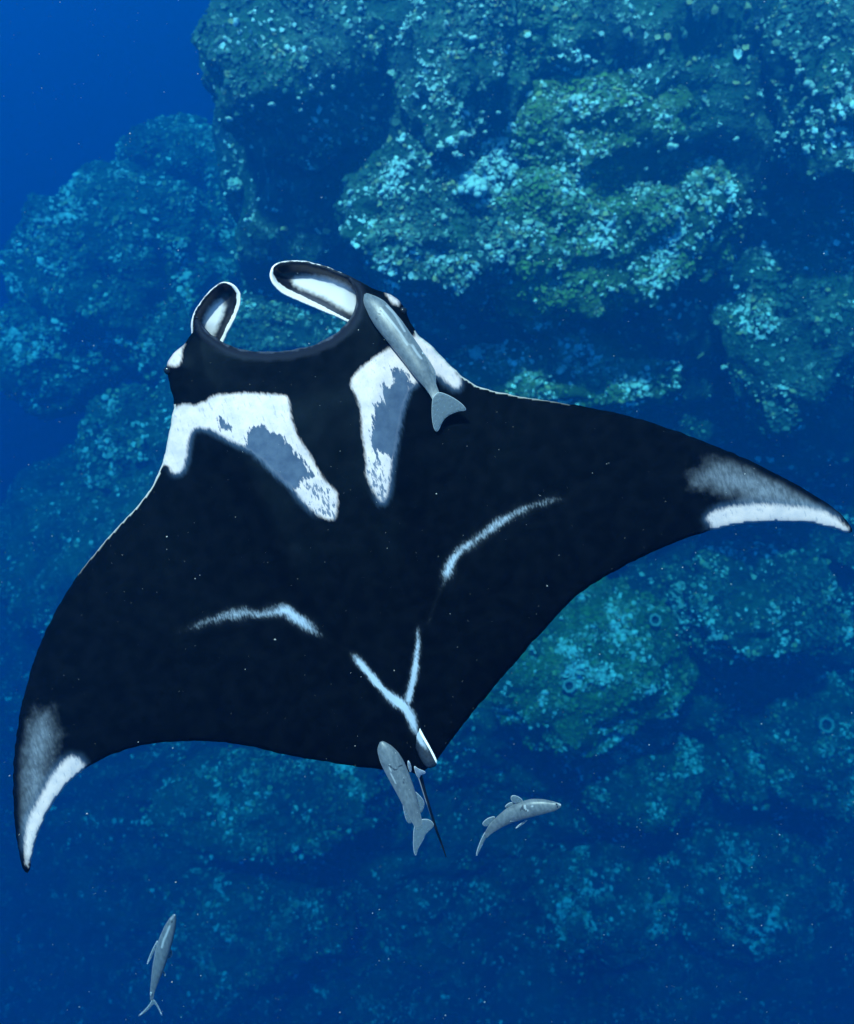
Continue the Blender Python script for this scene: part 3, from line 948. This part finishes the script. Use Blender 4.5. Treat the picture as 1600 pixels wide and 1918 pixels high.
def remora(label, spine, w, dep, fins, ratio, mk, eyes):
    sp = np.asarray(spine, float)
    mid = sp[len(sp) // 2]
    d = np.broadcast_to(np.asarray(dep, float), (len(sp),))
    e = empty('remora', P(np.array(mid[0]), np.array(mid[1]), np.array(d.mean())))
    tag(e, label, 'fish', 'remoras swimming with the manta')
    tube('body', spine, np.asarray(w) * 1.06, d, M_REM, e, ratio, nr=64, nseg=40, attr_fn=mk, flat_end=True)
    Ls = np.arange(len(sp))
    for nm, poly, off in fins:
        def dfn(p, ee, off=off):
            near = np.argmin(((p[:, None] - sp[None]) ** 2).sum(-1), 1)
            return d[near] + off
        # keep the depth smooth along the fin
        cenp = np.mean(np.array(poly, float), 0)
        dn = d[np.argmin(((sp - cenp) ** 2).sum(1))] + off * KS
        px_sheet(nm, poly, (lambda p, ee, dn=dn: np.full(len(p), dn)), thin(.0016, 2), thin(.0016, 2), M_RFIN, e, 1.8)
    for (x, y, dd, r) in eyes: eye(x, y, dd, r, e)
    return e


def ds(x, y):
    q = np.array([[float(x), float(y)]])
    return float((m_depth(q) - body_top(q, dist_line(q, np.array(BODY, float), True)))[0])


dm = lambda x, y: float(m_depth(np.array([[float(x), float(y)]]))[0])
d1a, d1b = ds(700, 572) - .022 * KS, ds(815, 745) - .040 * KS
sp1 = [(684.5, 550), (687, 554), (692, 562), (706, 577), (719, 595), (735, 615), (754, 640), (773, 666), (786, 687), (798, 708), (809, 726), (816, 741), (820, 752)]
remora('grey remora clinging above the right side of the manta head', sp1, [2.5, 7, 12.5, 19, 21.5, 22, 20.5, 19.5, 17.5, 13.5, 9.5, 8.0, 7.0],
       np.linspace(d1a, d1b, len(sp1)),
       [('tail_fin', [(821, 733), (840, 739), (863, 753), (875, 766), (871, 770), (860, 770), (840, 778), (829, 789), (822, 808), (815, 809), (810, 794), (808, 770), (810, 744), (816, 738)], 0.0),
        ('dorsal_fin', [(788, 654), (801, 669), (813, 689), (817, 698), (817, 719), (819, 730), (808, 712), (796, 684)], 0.0),
        ('pectoral_fin', [(711, 616), (719, 630), (728, 638), (733, 634), (722, 618)], .012),
        ('pelvic_fin', [(755, 668), (760, 692), (768, 722), (773, 698), (772, 684)], .02),
        ('anal_fin', [(792, 718), (799, 732), (808, 742), (808, 732), (800, 720)], .006)],
       .62, marks([[(713, 582), (709, 592), (704, 597)]],
                  [[(713, 577), (722, 588), (736, 606), (748, 622), (760, 640), (764, 646)], [(724, 572), (738, 586), (750, 606), (758, 620)], [(772, 646), (782, 662), (790, 672)]], 1.5, 2.4),
       [(699, 577, d1a + .004, 3.2)])
sp2 = [(714, 1389), (716, 1393), (719, 1401), (729, 1418), (738, 1434), (748, 1455), (759, 1479), (768, 1502), (776, 1523), (782, 1540), (787, 1553)]
d2a, d2b = dm(720, 1400) - .10 * KS, dm(785, 1550) - .06 * KS
remora('grey remora with V mark behind its head, overlapping the manta tail base', sp2, [2.5, 7.5, 13, 18.5, 19.5, 18.5, 16.5, 14, 11, 8.5, 6.5],
       np.linspace(d2a, d2b, len(sp2)),
       [('tail_fin', [(788, 1534), (806, 1534), (816, 1547), (798, 1561), (793, 1575), (784, 1588), (780, 1604), (776, 1602), (773.5, 1584), (774.5, 1548), (782, 1540)], 0.0),
        ('dorsal_fin', [(776, 1480), (787, 1490), (796, 1501), (795, 1513), (788, 1526), (780, 1508), (772, 1490)], .002),
        ('anal_fin', [(753, 1502), (758, 1529), (763, 1542), (773, 1543), (770, 1526), (764, 1508)], .004)],
       .62, marks([[(728, 1433), (740, 1443), (754, 1432)], [(757, 1461), (756, 1468)]], [[(729, 1432), (733, 1450), (741, 1468)]], 1.4, 1.5),
       [(711, 1420, d2a + .006, 2.6)])
sp3 = [(1051, 1508.5), (1048, 1509), (1039, 1510.5), (1018, 1511), (998, 1513), (977, 1518.5), (956, 1527), (936, 1540), (922, 1551), (914, 1560), (909, 1568)]
remora('pale remora swimming sideways right of the manta tail', sp3, [2.5, 4.5, 8.5, 13.5, 16, 16, 14, 10.5, 8, 5, 3.5],
       KS * np.linspace(2.25, 2.36, len(sp3)),
       [('tail_fin', [(908, 1558), (900, 1574), (894, 1590), (891, 1603), (894, 1603), (900, 1592), (906, 1578), (917, 1560), (913, 1556)], 0.0),
        ('pectoral_fin', [(982, 1500), (970, 1490.5), (958, 1489), (956, 1497), (962, 1505), (975, 1506)], -.01),
        ('dorsal_fin', [(976, 1501), (956, 1502), (947, 1508), (945, 1514), (958, 1512), (972, 1508)], .0),
        ('pelvic_fin', [(989, 1528), (970, 1538), (953, 1541), (960, 1533), (974, 1527)], -.012),
        ('second_dorsal_fin', [(930, 1528), (915, 1531), (905, 1539), (903, 1545), (911, 1550), (924, 1541)], .0),
        ('anal_fin', [(943, 1545), (941, 1548), (930, 1553), (928, 1549)], .0),
        ('lower_pectoral_fin', [(990, 1534), (985, 1541), (967, 1553), (965, 1551), (976, 1541)], .03)],
       .75, marks([[(979, 1508), (980, 1516), (987, 1520)], [(977, 1514), (975, 1518)]], [[(1050, 1508), (1043, 1502), (1036, 1500)], [(996, 1510), (998, 1510)], [(983, 1509), (984, 1516), (990, 1519)]], 1.6, 2.0),
       [(1043, 1507, 2.235 * KS, 1.6)])
sp4 = [(327.5, 1713), (326.5, 1717), (323.5, 1724), (318, 1740), (311, 1761), (304, 1785), (296, 1815), (290, 1839), (285.5, 1857), (284, 1874)]
remora('slim remora alone in the lower left corner', sp4, [2, 4.5, 7, 10.5, 12.5, 13, 10.5, 7, 4, 2.5],
       KS * np.linspace(3.25, 3.45, len(sp4)),
       [('tail_fin', [(285, 1871), (281, 1880), (270, 1893), (258, 1903), (262, 1903), (275, 1895), (285, 1884), (290, 1880), (298, 1893), (305, 1906), (300, 1890), (291, 1874)], 0.0),
        ('pectoral_fin', [(297, 1758), (288, 1772), (279, 1793), (274, 1807), (278, 1805), (286, 1790), (294, 1772)], .01),
        ('pelvic_fin', [(317, 1776), (322, 1778), (324, 1790), (316, 1798), (313, 1792)], .02),
        ('dorsal_fin', [(284, 1854), (281, 1860), (281, 1867), (285, 1864)], .0),
        ('anal_fin', [(305, 1816), (309, 1820), (311, 1830), (306, 1826)], .02)],
       .85, marks([], [[(318, 1735), (311, 1752), (307, 1760), (303, 1775)], [(327, 1714), (320, 1722)]], 1.6, 2.2), [(322, 1727, 3.235 * KS, 1.4)])

# ------------------------------------------------------------------ single corals and sponges
def surf_point(px, py):
    """nearest reef surface point along a line of sight"""
    rr = ray(np.array(float(px)), np.array(float(py))); rn = rr / np.linalg.norm(rr)
    best = None
    for V in [s[0] for s in SURF] + [SLOPE_V]:
        t = V @ rn; off = np.linalg.norm(V - t[:, None] * rn, axis=1)
        m_ = (off < .32) & (t > 5)
        if m_.any():
            k = np.where(m_)[0][np.argmin(t[m_])]
            if best is None or t[k] < best[0]: best = (t[k], rn * t[k])
    return best[1] if best else None


def barrel_sponge(label, px, py, rpx):
    c = surf_point(px, py)
    if c is None: return
    d = float(c @ CF); R = rpx * d / FPX
    n = np.array([0, -.35, .9]) - CF * .5; n /= np.linalg.norm(n)
    e1 = np.cross(n, [1, 0, 0]); e1 /= np.linalg.norm(e1); e2 = np.cross(n, e1)
    K = 20; a = np.arange(K) / K * 2 * np.pi
    rib = 1 + .09 * np.cos(a * 7) + .05 * RNG.normal(size=K)
    e = empty('barrel_sponge', c - n * R * .8)
    tag(e, label, 'sponge', 'ring shaped barrel sponges on the reef')
    def loft(name, prof, colr):
        V = np.vstack([c + (r_ * R * rib * np.cos(a))[:, None] * e1 + (r_ * R * rib * np.sin(a))[:, None] * e2 + n * z * R for r_, z in prof])
        F = [(i * K + j, i * K + (j + 1) % K, (i + 1) * K + (j + 1) % K, (i + 1) * K + j) for i in range(len(prof) - 1) for j in range(K)]
        mesh_obj(name, V, np.array(F), M_CORAL, e, cattrs={'col': np.tile(colr, (len(V), 1))})
    loft('outer_wall', [(.6, -.9), (.9, -.3), (1.0, .3), (.97, .5)], np.array([.22, .28, .24]))
    loft('rim', [(.97, .5), (.9, .6), (.72, .58), (.60, .45)], np.array([.42, .46, .38]))
    loft('inner_cup', [(.60, .45), (.5, .1), (.38, -.4), (.05, -.6)], np.array([.06, .08, .08]))


barrel_sponge('pale ring shaped sponge near the right edge below the wing tip', 1545, 1357, 15)
barrel_sponge('bright ring shaped sponge on the green boulder beside the right wing edge', 1065, 1284, 13)
barrel_sponge('ring shaped sponge above another one, under the right wing', 1226, 1161, 12)


def coral_head(label, group, px, py, rpx, col, seed, lobes=5, name='coral_head'):
    c = surf_point(px, py)
    if c is None: return
    d = float(c @ CF); R = rpx * d / FPX
    r = np.random.default_rng(seed); VV, FF = [], []; off = 0
    v, f = ico(2)
    for k in range(lobes):
        o_ = np.clip(r.normal(0, .5, 3), -.55, .55) * (0 if k == 0 else 1); s = r.uniform(.45, .7)
        if lobes > 6:
            o_ = r.normal(0, 1, 3); o_ = o_ / np.linalg.norm(o_) * r.uniform(.2, .8) * np.array([1, 1, .45]); s = r.uniform(.13, .27) if k else .5
        q = v * (s * (1 + .35 * fbm(v * 1.8 + seed + k * 5, 2, seed + k)))[:, None] * np.array([1, 1, .8 if (k or lobes < 7) else .5]) + o_
        VV.append(q); FF.append(f + off); off += len(v)
    V = c + np.vstack(VV) * R
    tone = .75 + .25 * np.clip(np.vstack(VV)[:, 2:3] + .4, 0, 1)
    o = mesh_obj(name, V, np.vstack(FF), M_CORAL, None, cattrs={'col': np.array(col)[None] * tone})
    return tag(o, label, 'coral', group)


coral_head('largest white coral colony on the brightest mound above the head fins', None, 885, 345, 34, (.78, .80, .70), 1, 60, 'lobed_coral')
coral_head('bright green coral clump low on the reef, right of the tail', None, 1162, 1418, 16, (.32, .58, .34), 2, 34, 'lobed_coral')
coral_head('pale lobed coral beside the right shoulder of the manta', None, 893, 660, 20, (.62, .66, .58), 3, 34, 'lobed_coral')
coral_head('teal coral clump below the left wing, left of the tail remora', None, 420, 1500, 17, (.30, .50, .40), 4, 30, 'lobed_coral')
coral_head('pale coral clump on the narrow rock above the left head fin', None, 440, 345, 22, (.60, .64, .52), 5, 36, 'lobed_coral')
r = np.random.default_rng(77)
ZONES = [(830, 300, 150, 150, 34, 5.5), (1080, 420, 190, 130, 34, 5), (1110, 210, 140, 90, 26, 5), (1540, 150, 90, 140, 26, 6.5), (1320, 380, 80, 90, 14, 5.5),
         (860, 60, 100, 60, 16, 5), (560, 150, 140, 110, 12, 4.5), (450, 390, 70, 90, 12, 5.5), (1180, 540, 100, 50, 16, 6), (1050, 700, 200, 60, 20, 5), (1080, 1230, 150, 110, 18, 5)]
ZNAME = ['on the brightest mound', 'on the olive green mound', 'on the green algae boulder', 'on the bright boulder in the top right corner', 'on the dark boulder right of the olive mound', 'on the upright ridge at the top edge', 'on the boulder at the open water edge', 'on the narrow rock above the left head fin', 'on the lower lip of the olive green mound', 'on the wide green boulder behind the right shoulder', 'on the green boulder below the right wing']
kk = 0
for (zx, zy, sx, sy, nn_, rp), zn in zip(ZONES, ZNAME):
    for _ in range(nn_):
        x, y = zx + r.normal(0, .55) * sx, zy + r.normal(0, .55) * sy
        kk += 1
        if not (5 < x < 1595 and 5 < y < 1900): continue
        if inside(np.array([[x, y]]), BODY)[0]: continue
        coral_head('small pale coral head ' + zn, 'pale coral heads ' + zn, x, y, .85 * rp * math.exp(r.normal(0, .3)),
                   np.array([.78, .76, .62]) * r.uniform(.7, 1.05), 200 + kk, 4)

# ------------------------------------------------------------------ drifting particles
r = np.random.default_rng(5)
v, f = ico(1)
n = 2400
px = r.uniform(-150, 1750, n); py = r.uniform(-150, 2070, n)
dd = np.where(r.random(n) < .6, r.uniform(1.2, 1.72, n), r.uniform(1.2, 5, n))
rad = .00036 * dd * np.exp(r.normal(-.3, .5, n))
c = P(px, py, dd)
V = (c[:, None] + v[None] * rad[:, None, None] * r.uniform(.6, 1.4, (n, 1, 3))).reshape(-1, 3)
F = (f[None] + (np.arange(n) * len(v))[:, None, None]).reshape(-1, 3)
m, nt, b = new_mat('plankton'); b.inputs['Base Color'].default_value = (.40, .40, .38, 1); b.inputs['Roughness'].default_value = .8
tag(mesh_obj('drifting_plankton', V, F, m), 'fine pale plankton specks drifting in the water', 'plankton', kind='stuff')
